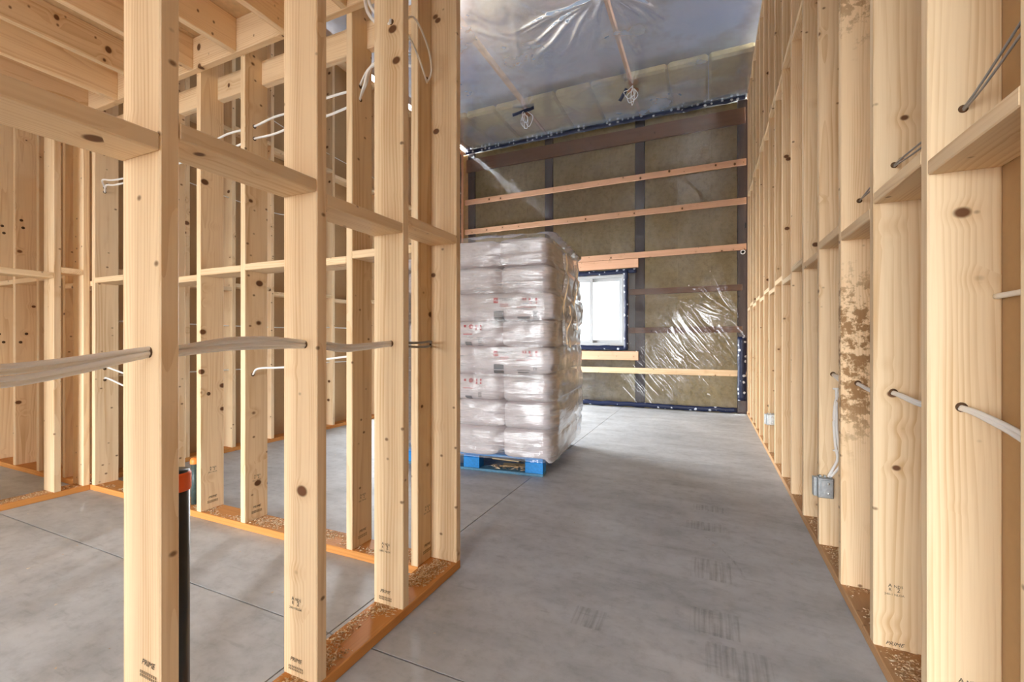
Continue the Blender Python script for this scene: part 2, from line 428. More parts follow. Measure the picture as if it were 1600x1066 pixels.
    n = N(nt, 'ShaderNodeTexNoise'); n.inputs['Scale'].default_value = 1; n.inputs['Detail'].default_value = 3
    ls.new(tc.outputs['Object'], mp.inputs[0]); ls.new(mp.outputs[0], n.inputs['Vector'])
    th = N(nt, 'ShaderNodeMapRange'); ls.new(n.outputs[0], th.inputs[0]); th.inputs[1].default_value = .42; th.inputs[2].default_value = .65; th.inputs[3].default_value = 0; th.inputs[4].default_value = .22
    ls.new(th.outputs[0], b.inputs['Alpha'])
    M['mark'] = m
    M['ground'] = plain('wet_gravel', (.13, .125, .12), .9, var=.1, bscale=3)
build_mats()

# ================================================================== STRUCTURE
YF, ZC = 7.25, 4.60        # far wall plane, ceiling sheet height
XR, XL5 = .507, -4.17      # room face of the right wall and of the tall left wall
XOUT = -6.7

# ---- floor: slabs between saw cuts
floor = link('floor', box_mesh(.75-XOUT, YF+.3-BACKY, .1, M['joint'], 0), T((.75+XOUT)/2, (YF+.3+BACKY)/2, -.0585))
tag(floor, 'grey trowelled concrete floor slab with straight saw-cut joints', 'floor', kind='structure')
xs = [XOUT, -4.24, -1.258, .75]; ys = [BACKY, 1.19, 4.13, YF+.3]
g = .0028
for i in range(3):
    for j in range(3):
        x0, x1, y0, y1 = xs[i]+g, xs[i+1]-g, ys[j]+g, ys[j+1]-g
        me = bpy.data.meshes.new('slab_mesh')
        bm = bmesh.new(); bmesh.ops.create_cube(bm, size=1)
        for v in bm.verts:
            v.co = Vector(((x0 if v.co.x < 0 else x1), (y0 if v.co.y < 0 else y1), (-.0085 if v.co.z < 0 else 0)))
        bm.to_mesh(me); bm.free(); me.materials.append(M['concrete'])
        link('slab', me, I4, floor)

def grid_patch(name, x0, x1, y0, y1, z, mat, parent, rz=0):
    me = mesh_from(name+'_mesh', [(x0, y0, 0), (x1, y0, 0), (x1, y1, 0), (x0, y1, 0)], [(0, 1, 2, 3)], mat)
    cx, cy = (x0+x1)/2, (y0+y1)/2
    me.transform(Matrix.Translation((-cx, -cy, 0)))
    return link(name, me, T(cx, cy, z) @ R(rz, 'Z'), parent)
for (x, y, w, h) in ((.01, 2.24, .17, .20), (.02, 1.82, .17, .16), (.09, 1.62, .2, .16), (-.02, 2.75, .2, .12), (-.42, 1.66, .12, .12), (.0, 3.05, .18, .1)):
    grid_patch('tyre_mark', x-w/2, x+w/2, y-h/2, y+h/2, .0006, M['mark'], floor)
pts = [(-.03, 2.62, 0), (.05, 2.5, 0), (.12, 2.34, 0), (.15, 2.2, 0)]
pp = smooth_path(pts, 5)
link('skid_mark', mesh_from('skid_mesh', [p+Vector((dx, 0, .0007)) for p in pp for dx in (-.006, .006)], [(2*i, 2*i+1, 2*i+3, 2*i+2) for i in range(len(pp)-1)], M['mark']), I4, floor)

ground = link('ground', box_mesh(60, 60, .1, M['ground'], 0), T(0, 0, -.20))
tag(ground, 'dark gravel yard outside the building', 'ground', kind='structure')

# ---- stamps
def text_mesh(lines, mat, size):
    verts, faces = [], []
    for (txt, x, y, s, shear) in lines:
        cu = bpy.data.curves.new('stamp_text', 'FONT'); cu.body = txt; cu.size = s*size; cu.shear = shear
        cu.align_x = 'CENTER'; cu.resolution_u = 2
        o = bpy.data.objects.new('stamp_text', cu); C.objects.link(o)
        dg = bpy.context.evaluated_depsgraph_get()
        me = bpy.data.meshes.new_from_object(o.evaluated_get(dg))
        b = len(verts)
        verts += [(v.co.x+x*size, v.co.y+y*size, 0) for v in me.vertices]
        faces += [tuple(b+i for i in p.vertices) for p in me.polygons]
        bpy.data.objects.remove(o); bpy.data.curves.remove(cu); bpy.data.meshes.remove(me)
    return mesh_from('stamp_mesh', verts, faces, mat)
TM_GRADE = text_mesh([('A', -.55, .75, .8, 0), ('R', -.55, .1, .7, 0), ('NDS', .55, .75, .62, 0), ('2', .55, .05, .95, 0), ('240-1 NLGA', 0, -.6, .5, 0)], M['stamp_ink'], .020)
TM_PRIME = text_mesh([('PRIME', 0, 0, 1, .35)], M['stamp_ink'], .018)
_fv, _ff = [], []
for row in range(2):                                  # smudged, unreadable lines below the mill stamp
    for k in range(9):
        x, y, b = -.030+k*.007, -row*.008, len(_fv)
        _fv += [(x, y, 0), (x+.0045, y, 0), (x+.005, y+.006, 0), (x+.0005, y+.006, 0)]; _ff.append((b, b+1, b+2, b+3))
TM_FINE = mesh_from('smudge_mesh', _fv, _ff, M['stamp_faint'])
def stamps(stud, face, a, b, zg=.26, zp=.09):
    """face '-Y': a = x, b = y of the face; '+X': a = y, b = x"""
    for me, z, n in ((TM_GRADE, zg, 'grade_stamp'), (TM_PRIME, zp, 'mill_stamp'), (TM_FINE, zp-.02, 'faded_stamp')):
        if z is None: continue
        if face == '-Y': Mx = T(a, b-.0012, z) @ R(90, 'X')
        else: Mx = T(b+.0012, a, z) @ R(90, 'Z') @ R(90, 'X')
        link(n, me, Mx, stud)
HOLE = lathe_mesh([(.0, -.0006), (.011, -.0006), (.011, .0012), (.0, .0012)], M['hole'], 14, 'bore_mesh')
def bore(stud, face, a, b, z, s=1.0):
    if face == '-Y': Mx = T(a, b, z) @ R(90, 'X') @ Matrix.Scale(s, 4)
    else: Mx = T(b, a, z) @ R(90, 'Y') @ Matrix.Scale(s, 4)
    link('drill_hole', HOLE, Mx, stud)

# ---- wall_right
wr = link('wall_right', box_mesh(.016, YF-BACKY, ZC+.1, M['kraft'], 0), T(XR+.14+.008, (YF+BACKY)/2, (ZC+.1)/2))
tag(wr, 'long open stud wall with brown drywall backing beside the bare concrete walkway', 'wall', kind='structure')
board('bottom_plate', XR, XR+.14, BACKY, YF-.02, 0, .038, M['plate_brown'], wr)
board('top_plate', XR, XR+.14, BACKY, YF-.02, ZC-.04, ZC-.002, M['pine'], wr)
RS = {}
for k in range(-15, 15):
    y = 1.449+.4*k
    if y+.038 > YF-.03: continue
    RS[k] = board('stud', XR, XR+.14, y, y+.038, .038, ZC-.04, M['pine_stained'] if k == 2 else M['pine'], wr)
for k in range(-15, 14):
    if k+1 not in RS: continue
    y0, y1 = 1.449+.4*k+.038, 1.449+.4*(k+1)
    zb = 1.48 if k % 2 else 1.52
    board('blocking', XR, XR+.14, y0, y1, zb, zb+.038, M['pine'], wr)
    zb = 3.10 if k % 2 else 3.06
    board('blocking', XR, XR+.14, y0, y1, zb, zb+.038, M['pine'], wr)
stamps(RS[1], '-Y', XR+.055, 1.849, .228, .05)
link('grade_stamp', TM_GRADE, T(XR+.075, 1.449-.0012, .20) @ R(90, 'X'), RS[0])
for k, x, z in ((0, .575, 1.634), (1, .562, 1.643), (2, .57, 1.64)): bore(RS[k], '-Y', x, 1.449+.4*k, z, .9)
for k, x, z in ((0, .572, .896), (1, .56, .89), (2, .565, .885), (3, .565, .895)): bore(RS[k], '-Y', x, 1.449+.4*k, z, 1.1)

# ---- wall_near_left (open partition along the walkway)
X1a, X1b = -1.198, -1.058
wl = root('wall_near_left', X1b, 0, 0, 'open stud partition ending in a doubled corner beside the walkway', 'wall', 'structure')
board('bottom_plate', X1a, X1b, -1.45, 1.783, 0, .038, M['plate'], wl)
board('top_plate', X1a, X1b, -1.45, 1.783, ZC-.04, ZC-.002, M['pine'], wl)
ysL1 = [-1.45, -1.06, -.66, -.255, .147, .547, .955, 1.357, 1.745]
LS = []
for y in ysL1:
    LS.append(board('stud', X1a, X1b, y, y+.038, .038, ZC-.04, M['pine'], wl))
for i in range(len(ysL1)-1):
    zb = {4: 1.462, 5: 1.502, 6: 1.47, 7: 1.508}.get(i, 1.48)
    board('blocking', X1a, X1b, ysL1[i]+.038, ysL1[i+1], zb, zb+.038, M['pine'], wl)
stamps(LS[5], '-Y', -1.10, .547, None, .36)
stamps(LS[6], '-Y', -1.145, .955, .256, .085)
stamps(LS[7], '-Y', -1.142, 1.357, .255, .085)
for i, x, z in ((5, -1.097, 1.036), (6, -1.108, 1.05), (7, -1.115, 1.05)): bore(LS[i], '-Y', x, ysL1[i], z, 1.1)
bore(LS[7], '-Y', -1.112, 1.357, 2.285, 1.0)

# ---- wall_mid_left (cross partition)
Y2a, Y2b = 1.643, 1.783
wm = root('wall_mid_left', -3.8, Y2b, 0, 'open stud partition crossing behind the framed room, meeting the walkway partition', 'wall', 'structure')
board('bottom_plate', -6.6, X1a, Y2a, Y2b, 0, .038, M['plate'], wm)
board('top_plate', -6.6, X1a, Y2a, Y2b, ZC-.04, ZC-.002, M['pine'], wm)
xsL2 = [-1.236, -1.624, -2.015, -2.407, -2.805, -3.2, -3.6, -4.0, -4.42, -4.83, -5.238, -5.64, -6.05]
MS = []
for x in xsL2:
    MS.append(board('stud', x, x+.038, Y2a, Y2b, .038, ZC-.04, M['pine'], wm))
for i in range(len(xsL2)-1):
    xa, xb = xsL2[i+1]+.038, xsL2[i]
    zb = (1.462, 1.44, 1.455, 1.45, 1.42)[i] if i < 5 else (1.45 if i % 2 else 1.47)
    if xb < -4.1: zb = 1.53
    board('blocking', xa, xb, Y2a, Y2b, zb, zb+.038, M['pine'], wm)
    if xb > -4.1:
        board('header_block', xa, xb, Y2b-.04, Y2b, 2.545, 2.685, M['pine'], wm)
for i in (1, 2, 3, 4, 0): stamps(MS[i], '+X', Y2a+.07, xsL2[i]+.038, .27, .105)
for i, y, z in ((3, 1.70, 2.285), (3, 1.70, 2.215), (1, 1.70, 2.33), (1, 1.70, 2.265), (0, 1.715, 2.28), (4, 1.69, .74), (3, 1.69, .87), (0, 1.745, 1.04)):
    bore(MS[i], '+X', y, xsL2[i]+.038, z, 1.0)
for i in (10, 11):
    for z in (2.0, 2.06, 1.12, 1.05): bore(MS[i], '+X', 1.70+random.uniform(-.03, .03), xsL2[i]+.038, z, 1.0)
for z in (2.13, 2.16, .86, .78): bore(MS[7], '+X', 1.70, xsL2[7]+.038, z, .9)
link('nail_plate', box_mesh(.016, .002, .11, M['screw'], .0005), T(xsL2[6]+.019, Y2a-.001, 1.09), MS[6])
board('backing_panel', -6.6, XL5-.16, Y2b+.002, Y2b+.015, 0, ZC, M['kraft'], wm, 0)

# ---- wall_inner_left
X3a, X3b = -4.16, -4.02
wi = root('wall_inner_left', X3b, .2, 0, 'short open stud partition closing the far side of the framed room', 'wall', 'structure')
board('bottom_plate', X3a, X3b, -1.45, Y2a, 0, .038, M['plate'], wi)
board('top_plate', X3a, X3b, -1.45, Y2a, ZC-.04, ZC-.002, M['pine'], wi)
ysL3 = [-1.45, -.95, -.55, -.15, .25, .65, 1.05, 1.451, 1.603]
for i, y in enumerate(ysL3):
    board('stud', X3a, X3b, y, y+.038, .038, ZC-.04, M['pine'], wi)
    if i+1 < len(ysL3):
        zb = 1.525 if i == 7 else 1.483
        board('blocking', X3a, X3b, y+.038, ysL3[i+1], zb, zb+.038, M['pine'], wi)

# ---- wall_left: tall wall of the back room
def panel_wall(name, segs, mat, label):
    bm = bmesh.new()
    for (x0, x1, y0, y1, z0, z1) in segs:
        r = bmesh.ops.create_cube(bm, size=1)
        for v in r['verts']:
            v.co = Vector((x0 if v.co.x < 0 else x1, y0 if v.co.y < 0 else y1, z0 if v.co.z < 0 else z1))
    me = bpy.data.meshes.new(name+'_mesh'); bm.to_mesh(me); bm.free(); me.materials.append(mat)
    return tag(link(name, me, I4), label, 'wall', kind='structure')
w5 = panel_wall('wall_left', [(XL5-.154, XL5-.14, Y2b+.016, SIDE[0], 0, ZC+.1), (XL5-.154, XL5-.14, SIDE[1], YF, 0, ZC+.1), (XL5-.154, XL5-.14, SIDE[0], SIDE[1], SIDE[3], ZC+.1)],
                M['kraft'], 'tall stud wall with brown drywall backing seen through the open partitions')
board('bottom_plate', XL5-.14, XL5, Y2b, SIDE[0], 0, .038, M['plate'], w5)
board('added_opening_header', XL5-.14, XL5, SIDE[0], SIDE[1], SIDE[3], SIDE[3]+.14, M['pine'], w5)  # header over the side opening added for daylight
board('top_plate', XL5-.14, XL5, Y2b, YF-.02, ZC-.04, ZC-.002, M['pine'], w5)
ys5 = [1.79]+[2.352+.412*k for k in range(12)]
ys5 = [y for y in ys5 if y < YF-.1]
for i, y in enumerate(ys5):
    ind = SIDE[0]-.02 < y < SIDE[1]
    s = board('stud', XL5-.14, XL5, y, y+.038, SIDE[3]+.14 if ind else .038, ZC-.04, M['pine'], w5)
    if i+1 < len(ys5):
        zb = 1.54 if i % 2 else 1.58
        if ys5[i+1] < SIDE[0]: board('blocking', XL5-.14, XL5, y+.038, ys5[i+1], zb, zb+.038, M['pine'], w5)
        zb = 3.06 if i % 2 else 3.10
        board('blocking', XL5-.14, XL5, y+.038, ys5[i+1], zb, zb+.038, M['pine'], w5)
board('corner_board', XL5-.10, XL5+.008, YF-.20, YF-.13, .04, ZC-.05, M['girt'], w5)

# ---- loft floor above the framed room
lf = root('loft_floor', -2.6, Y2a, 2.66, 'underside of the loft floor, spruce joists under board decking', 'floor frame', 'structure')
board('rim_board', -4.0, X1a, Y2a-.038, Y2a, 2.66, 2.845, M['pine'], lf)
for x in (-1.26, -1.62, -2.03, -2.422, -2.808, -3.218, -3.618, -3.99):
    board('joist', x, x+.038, -1.45, Y2a-.038, 2.66, 2.845, M['pine'], lf)
for (xa, xb) in ((-4.16, -2.75), (-2.745, X1a)):
    for (ya, yb) in ((-1.45, .03), (.035, Y2a)):
        board('deck_panel', xa, xb, ya, yb, 2.846, 2.864, M['osb'], lf, .002)

# ---- outer shell
panel_wall('wall_back', [(XOUT, DOOR[0], BACKY-.1, BACKY, 0, ZC+.3), (DOOR[1], .75, BACKY-.1, BACKY, 0, ZC+.3), (DOOR[0], DOOR[1], BACKY-.1, BACKY, DOOR[3], ZC+.3)],
           M['backwall'], 'board sheathed wall with an assumed wide open doorway opposite the window wall')
panel_wall('wall_outer', [(XOUT-.1, XOUT, BACKY-.1, Y2b+.016, 0, ZC+.3)], M['backwall'], 'board sheathed outer wall beyond the small framed rooms')

# ---- ceiling
ceil = panel_wall('ceiling', [(XOUT, .75, BACKY-.1, Y2b+.016, ZC+.25, ZC+.3), (XL5-.154, .75, Y2b+.016, YF+.2, ZC+.25, ZC+.3)], M['steel_roof'], 'x')
tag(ceil, 'blue-grey ceiling behind clear plastic vapour barrier', 'ceiling', kind='structure')
for x in (-4.08, -2.55, -.98, .56):
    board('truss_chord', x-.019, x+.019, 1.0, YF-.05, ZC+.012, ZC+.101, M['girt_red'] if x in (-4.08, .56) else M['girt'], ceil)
xb = [-4.06, -3.55, -3.04, -2.57, -2.06, -1.53, -1.0, -.5, 0, .54]
for i in range(len(xb)-1):
    board('insulation_batt', xb[i]+.005, xb[i+1]-.005, 6.15, YF-.02, ZC+.04, ZC+.15, M['batt'], ceil, .03)

def ridges(A, B, lines):
    """sum of gaussian creases; lines: (a0,b0,ang,length,width,amp)"""
    D = np.zeros_like(A)
    for (a0, b0, ang, L, w, amp) in lines:
        ca, sa = math.cos(ang), math.sin(ang)
        s = (A-a0)*ca+(B-b0)*sa; t = -(A-a0)*sa+(B-b0)*ca
        t = t + .012*np.sin(s*9+a0*31)
        win = np.clip(s/(.15*L), 0, 1)*np.clip((L-s)/(.35*L), 0, 1)
        D += amp*win*np.exp(-(t/w)**2)
    return D
def fbm(A, B, sc, seed, octs=3):
    out = np.zeros_like(A); rs = np.random.RandomState(seed); amp = 1
    for o in range(octs):
        for k in range(4):
            an = rs.uniform(0, 2*math.pi); ph = rs.uniform(0, 6.28); fr = sc*(2**o)*rs.uniform(.6, 1.4)
            out += amp*.25*np.sin(fr*(A*math.cos(an)+B*math.sin(an))+ph)
        amp *= .5
    return out
def sheet(name, a0, a1, b0, b1, na, nb, disp, place, mat, parent, hole=None):
    a = np.linspace(a0, a1, na); b = np.linspace(b0, b1, nb)
    A, B = np.meshgrid(a, b)
    D = disp(A, B)
    V = place(A, B, D).reshape(-1, 3)
    idx = np.arange(na*nb).reshape(nb, na)
    q = np.stack([idx[:-1, :-1], idx[:-1, 1:], idx[1:, 1:], idx[1:, :-1]], -1)
    if hole:
        ca = (A[:-1, :-1]+A[1:, 1:])/2; cb = (B[:-1, :-1]+B[1:, 1:])/2
        keep = ~((ca > hole[0]) & (ca < hole[1]) & (cb > hole[2]) & (cb < hole[3]))
        q = q[keep]
    q = q.reshape(-1, 4)
    me = bpy.data.meshes.new(name+'_mesh')
    me.vertices.add(len(V)); me.vertices.foreach_set('co', V.astype(np.float32).ravel())
    me.loops.add(len(q)*4); me.loops.foreach_set('vertex_index', q.astype(np.int32).ravel())
    me.polygons.add(len(q)); me.polygons.foreach_set('loop_start', np.arange(0, len(q)*4, 4, dtype=np.int32))
    me.polygons.foreach_set('use_smooth', np.ones(len(q), dtype=bool))
    me.update(calc_edges=True); me.validate(); me.materials.append(mat)
    return link(name, me, I4, parent)

rs = np.random.RandomState(3)
cl = []
for k in range(26):                                 # fan of creases where the sheet was gathered
    an = math.radians(rs.uniform(-175, -5)); cl.append((-.95+.08*math.cos(an), 4.45+.08*math.sin(an) if math.sin(an) < 0 else 4.45, -an if an < 0 else an, rs.uniform(.6, 1.5), rs.uniform(.012, .03), rs.uniform(.008, .022)))
for k in range(40):
    cl.append((rs.uniform(-4.1, .3), rs.uniform(2.2, 6.8), rs.uniform(0, 6.28), rs.uniform(.5, 1.6), rs.uniform(.012, .03), rs.uniform(.002, .006)))
sheet('vapour_barrier', XL5-.1, XR+.12, 1.9, YF-.06, 260, 290,
      lambda A, B: ridges(A, B, cl)+.012*fbm(A, B, 3.0, 5),
      lambda A, B, D: np.stack([A, B, ZC-.012-np.abs(D)*.8], -1), M['poly_ceiling'], ceil)

# ---- wall_far
segs = [(XL5-.154, WIN[0], YF+.14, YF+.2, 0, ZC+.3), (WIN[1], .75, YF+.14, YF+.2, 0, ZC+.3),
        (WIN[0], WIN[1], YF+.14, YF+.2, WIN[3], ZC+.3), (WIN[0], WIN[1], YF+.14, YF+.2, 0, WIN[2])]
wf = panel_wall('wall_far', segs, M['siding'], 'insulated end wall behind clear plastic sheeting with wooden girts')
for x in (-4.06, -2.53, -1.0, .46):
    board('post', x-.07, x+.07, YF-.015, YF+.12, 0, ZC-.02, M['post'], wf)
bays = [(-4.3, -4.14), (-3.98, -3.46), (-3.46, -2.945), (-2.945, -2.61), (-2.45, -1.945), (-1.945, -1.465), (-1.465, -1.08), (-.92, -.435), (-.435, .025), (.025, .385)]
for (x0, x1) in bays:
    zs = [0.0, 1.22, 2.44, 3.66, ZC-.03]
    for a, b in zip(zs[:-1], zs[1:]):
        z0, z1 = a+.001, b-.001
        parts = [(z0, z1)]
        if x1 > WIN[0]-.05 and x0 < WIN[1]+.05:
            parts = []
            if z0 < WIN[2]-.08: parts.append((z0, min(z1, WIN[2]-.08)))
            if z1 > WIN[3]+.08: parts.append((max(z0, WIN[3]+.08), z1))
        for p in parts:
            if p[1]-p[0] > .05:
                board('insulation_batt', x0, x1, YF+.0, YF+.13, p[0], p[1], M['batt'], wf, .002)
# rough window opening
for (a, b) in ((WIN[0]-.04, WIN[0]), (WIN[1], WIN[1]+.04)):
    board('window_jamb', a, b, YF-.02, YF+.139, WIN[2]-.04, WIN[3]+.04, M['girt'], wf)
board('window_header', WIN[0], WIN[1], YF-.02, YF+.139, WIN[3], WIN[3]+.04, M['girt'], wf)
board('window_rough_sill', WIN[0], WIN[1], YF-.02, YF+.139, WIN[2]-.04, WIN[2], M['girt'], wf)
# girts: the two dim ones (wood coloured darker to look veiled by film) and the top beam lie behind the sheet, the bright ones hold it down
for z in (1.23, 1.84):
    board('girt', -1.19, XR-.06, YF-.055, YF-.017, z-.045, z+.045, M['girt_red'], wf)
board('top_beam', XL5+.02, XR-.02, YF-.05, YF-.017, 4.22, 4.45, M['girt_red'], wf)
for z, m in ((.59, 'pine'), (2.415, 'girt'), (3.085, 'girt'), (3.64, 'girt')):
    board('girt', XL5+.02, XR-.01, YF-.105, YF-.068, z-.045, z+.045, M[m], wf, jit=.15)
board('header_board', -2.6, -1.01, YF-.104, YF-.068, 2.225, 2.365, M['girt'], wf)
board('sill_board', -2.6, -1.01, YF-.104, YF-.068, .755, .895, M['girt'], wf)
# sheet
wl_ = []
for k in range(150):
    wl_.append((rs.uniform(-1.45, .15), rs.uniform(.5, 1.75), math.radians(rs.uniform(-56, -48)), rs.uniform(.4, 1.5), rs.uniform(.006, .010), rs.uniform(.0015, .0048)))
for k in range(16):
    an = math.radians(rs.uniform(105, 160)); L = rs.uniform(.5, 1.4)
    wl_.append((.42, 1.33, an, L, rs.uniform(.009, .014), rs.uniform(.003, .008)))
for k in range(22):
    wl_.append((rs.uniform(-4, .2), rs.uniform(2.2, 4.3), math.radians(rs.choice([-50, 48, 130, 150])+rs.uniform(-12, 12)), rs.uniform(.4, 1.2), rs.uniform(.008, .013), rs.uniform(.002, .005)))
for k in range(10):
    wl_.append((rs.uniform(-3, .2), rs.uniform(.1, .8), math.radians(rs.uniform(-50, -30)), rs.uniform(.4, .9), rs.uniform(.009, .014), rs.uniform(.003, .006)))
sheet('vapour_barrier', XL5+.0, XR-.015, .03, ZC-.01, 620, 540,
      lambda A, B: np.clip(ridges(A, B, wl_), 0, .035)+.0025*(1+fbm(A, B, 4.0, 9)),
      lambda A, B, D: np.stack([A, YF-.0595-D*.9, B], -1), M['poly'], wf, hole=WIN)

def tape(p0, p1, width, nrm, parent, name='seam_tape', n=None, wob=.006, pre=I4):
    p0, p1, nrm = Vector(p0), Vector(p1), Vector(nrm)
    d = p1-p0; L = d.length; d.normalize(); s = d.cross(nrm).normalized()
    n = n or max(4, int(L/.05)); v = []
    rr = random.Random(int(L*1000))
    wa = 0
    for i in range(n+1):
        c = p0+d*(L*i/n); wa = .7*wa+rr.uniform(-wob, wob); h = rr.uniform(0, .004)
        for side in (-1, 0, 1):
            v.append(c+s*(side*width/2+wa)+nrm*(h+(.003 if side == 0 else 0)))
    f = []
    for i in range(n):
        for k in range(2):
            a = i*3+k; f.append((a, a+1, a+4, a+3))
    me = mesh_from('tape_mesh', v, f, M['tape'], True)
    o = link(name, me, pre, parent)
    md = o.modifiers.new('thickness', 'SOLIDIFY'); md.thickness = .0015; md.offset = 1
    return o
YT = YF-.108
tape((XL5+.05, YF-.12, ZC-.045), (XR-.02, YF-.12, ZC-.045), .075, (0, -1, 0), wf, wob=.010)
tape((XL5+.1, YT, .055), (.38, YT, .055), .07, (0, -1, 0), wf, wob=.005)
tape((XR-.065, YT-.01, .20), (XR-.065, YT-.01, 1.12), .11, (0, -1, 0), wf, wob=.006)
tape((WIN[0]-.05, YT, WIN[3]+.035), (-1.04, YT, WIN[3]+.035), .07, (0, -1, 0), wf)
tape((WIN[0]-.05, YT, WIN[2]-.035), (WIN[1]+.06, YT, WIN[2]-.035), .07, (0, -1, 0), wf)
tape((WIN[1]+.03, YT-.004, WIN[2]-.06), (WIN[1]+.03, YT-.004, WIN[3]+.05), .065, (0, -1, 0), wf)
tape((WIN[0]-.03, YT-.004, WIN[2]-.06), (WIN[0]-.03, YT-.004, WIN[3]+.05), .065, (0, -1, 0), wf)
tape((XL5+.013, YF-.26, 1.9), (XL5+.013, YF-.26, 4.48), .06, (1, 0, 0), w5)

# ---- window
wd = root('window_1', (WIN[0]+WIN[1])/2, YF+.1, WIN[2], 'white vinyl sliding window edged with blue tape', 'window', 'structure')
fx0, fx1, fz0, fz1 = WIN; fy0, fy1 = YF-.07, YF+.12
board('frame_side', fx0, fx0+.045, fy0, fy1, fz0, fz1, M['vinyl'], wd)
board('frame_side', fx1-.045, fx1, fy0, fy1, fz0, fz1, M['vinyl'], wd)
board('frame_top', fx0+.045, fx1-.045, fy0, fy1, fz1-.045, fz1, M['vinyl'], wd)
board('frame_bottom', fx0+.045, fx1-.045, fy0, fy1, fz0, fz0+.045, M['vinyl'], wd)
mx = (fx0+fx1)/2
for (a, b, yo) in ((fx0+.045, mx+.03, .0), (mx-.03, fx1-.045, .045)):
    s = board('sash_stile', a, a+.05, YF-.045+yo, YF-.01+yo, fz0+.045, fz1-.045, M['vinyl'], wd)
    board('sash_stile', b-.05, b, YF-.045+yo, YF-.01+yo, fz0+.045, fz1-.045, M['vinyl'], wd)
    board('sash_rail', a+.05, b-.05, YF-.045+yo, YF-.01+yo, fz0+.045, fz0+.095, M['vinyl'], wd)
    board('sash_rail', a+.05, b-.05, YF-.045+yo, YF-.01+yo, fz1-.095, fz1-.045, M['vinyl'], wd)
    board('pane', a+.05, b-.05, YF-.03+yo, YF-.026+yo, fz0+.095, fz1-.095, M['glass'], wd, 0)

# ================================================================== OBJECTS
# ---- pallet with wrapped bags (built in a turned frame)
PA = math.radians(5.5)
PC = Vector((-1.175, 3.225, 0))                       # front right corner of the pallet
PM = Matrix.Translation(PC) @ Matrix.Rotation(PA, 4, 'Z')   # local x to the right, y into the room; corner at origin
PW, PD, PH = 1.21, 1.15, .146
pal = link('pallet', None, PM @ T(-PW/2, PD/2, 0))
tag(pal, 'blue painted wooden block pallet under the wrapped bags', 'pallet')
def pb(name, x0, x1, y0, y1, z0, z1, mat): return board(name, x0, x1, y0, y1, z0, z1, mat, pal, .003, 0, PM)
for (a, b) in ((-PW, -PW+.13), (-PW/2-.07, -PW/2+.07), (-.145, 0)):
    for (c, d) in ((0, .10), (PD/2-.05, PD/2+.05), (PD-.10, PD)):
        pb('block', a, b, c, d, .022, .108, M['blue_paint'])
for (c, d) in ((0, .11), (PD/2-.06, PD/2+.06), (PD-.11, PD)):
    pb('bottom_board', -PW, 0, c, d, 0, .021, M['blue_worn'])
for (a, b) in ((-PW, -PW+.13), (-PW/2-.07, -PW/2+.07), (-.145, 0)):
    pb('stringer_board', a, b, 0, PD, .109, .126, M['blue_paint'])
for k in range(8):
    y = k*(PD-.1)/7
    pb('top_board', -PW, 0, y, y+.1, .127, PH, M['blue_paint'])
def scrap(x, y, z, L, w, h, rz, ry, label):
    o = link('wood_scrap', box_mesh(w, h, L, M['chip'], .002), PM @ T(x, y, z) @ R(rz, 'Z') @ R(ry, 'X') @ R(90, 'Y'))
    return tag(o, label, 'wood scrap', 'splintered scraps in the pallet opening')
scrap(-.27, .13, .035, .20, .012, .06, 8, 6, 'flat splintered board scrap in the blue pallet opening')
scrap(-.33, .09, .085, .24, .010, .05, -6, -12, 'long splintered board scrap wedged high in the pallet opening')
rr = random.Random(4)
cv, cf = [], []
for k in range(70):
    c = Vector((rr.uniform(-.44, -.16), rr.uniform(.03, .10), .021+rr.uniform(.001, .028))); s = rr.uniform(.006, .022)
    b = len(cv)
    for q in range(4): cv.append(c+Vector((rr.uniform(-1, 1)*s*1.6, rr.uniform(-1, 1)*s*.8, rr.uniform(-.5, .5)*s*.5)))
    cf += [(b, b+1, b+2), (b, b+2, b+3), (b, b+1, b+3), (b+1, b+2, b+3)]
tag(link('wood_chips', mesh_from('chips_mesh', cv, cf, M['sawdust']), PM), 'loose wood chips heaped inside the blue pallet opening', 'wood chips', kind='stuff')

# bags
def bag_mesh(wx, wy, wz, seed, sag=0.0, n=14):
    v, f, ind = [], [], {}
    def vid(p):
        k = (round(p[0], 4), round(p[1], 4), round(p[2], 4))
        if k not in ind: ind[k] = len(v); v.append(Vector(p))
        return ind[k]
    for ax in range(3):
        for sgn in (-1, 1):
            for i in range(n):
                for j in range(n):
                    q = []
                    for (a, b) in ((i, j), (i+1, j), (i+1, j+1), (i, j+1)):
                        p = [0, 0, 0]; p[ax] = sgn
                        p[(ax+1) % 3] = -1+2*a/n; p[(ax+2) % 3] = -1+2*b/n
                        q.append(vid(p))
                    f.append(q if sgn > 0 else q[::-1])
    rs_ = random.Random(seed); off = Vector((rs_.uniform(0, 50), rs_.uniform(0, 50), rs_.uniform(0, 50)))
    out = []
    for p in v:
        e = 8.0
        s = (abs(p.x)**e+abs(p.y)**e+abs(p.z)**e)**(1/e)
        c = Vector((p.x/s*wx/2, p.y/s*wy/2, p.z/s*wz/2))
        nv = mnoise.noise_vector(c*5.0+off)*.008 + mnoise.noise_vector(c*16.0+off)*.003
        c = c+Vector((nv.x, nv.y, nv.z*.4))
        c.z += .006*abs(p.z)*(1 if p.z > 0 else -1)*(1-abs(p.x)**2*.6-abs(p.y)**2*.6)*.5
        out.append(c)
    return out, f

def bag_front(x, z, wx, wy, wz):
    """front (local -y) surface of the pillow shape at x,z relative to the bag centre"""
    e = 8.0
    ax, az = min(abs(x)/(wx/2), .999), min(abs(z)/(wz/2), .999)
    # superellipsoid |x|^e+|y|^e+|z|^e = 1
    t = max(0.0, 1-ax**e-az**e)
    return -wy/2*t**(1/e)

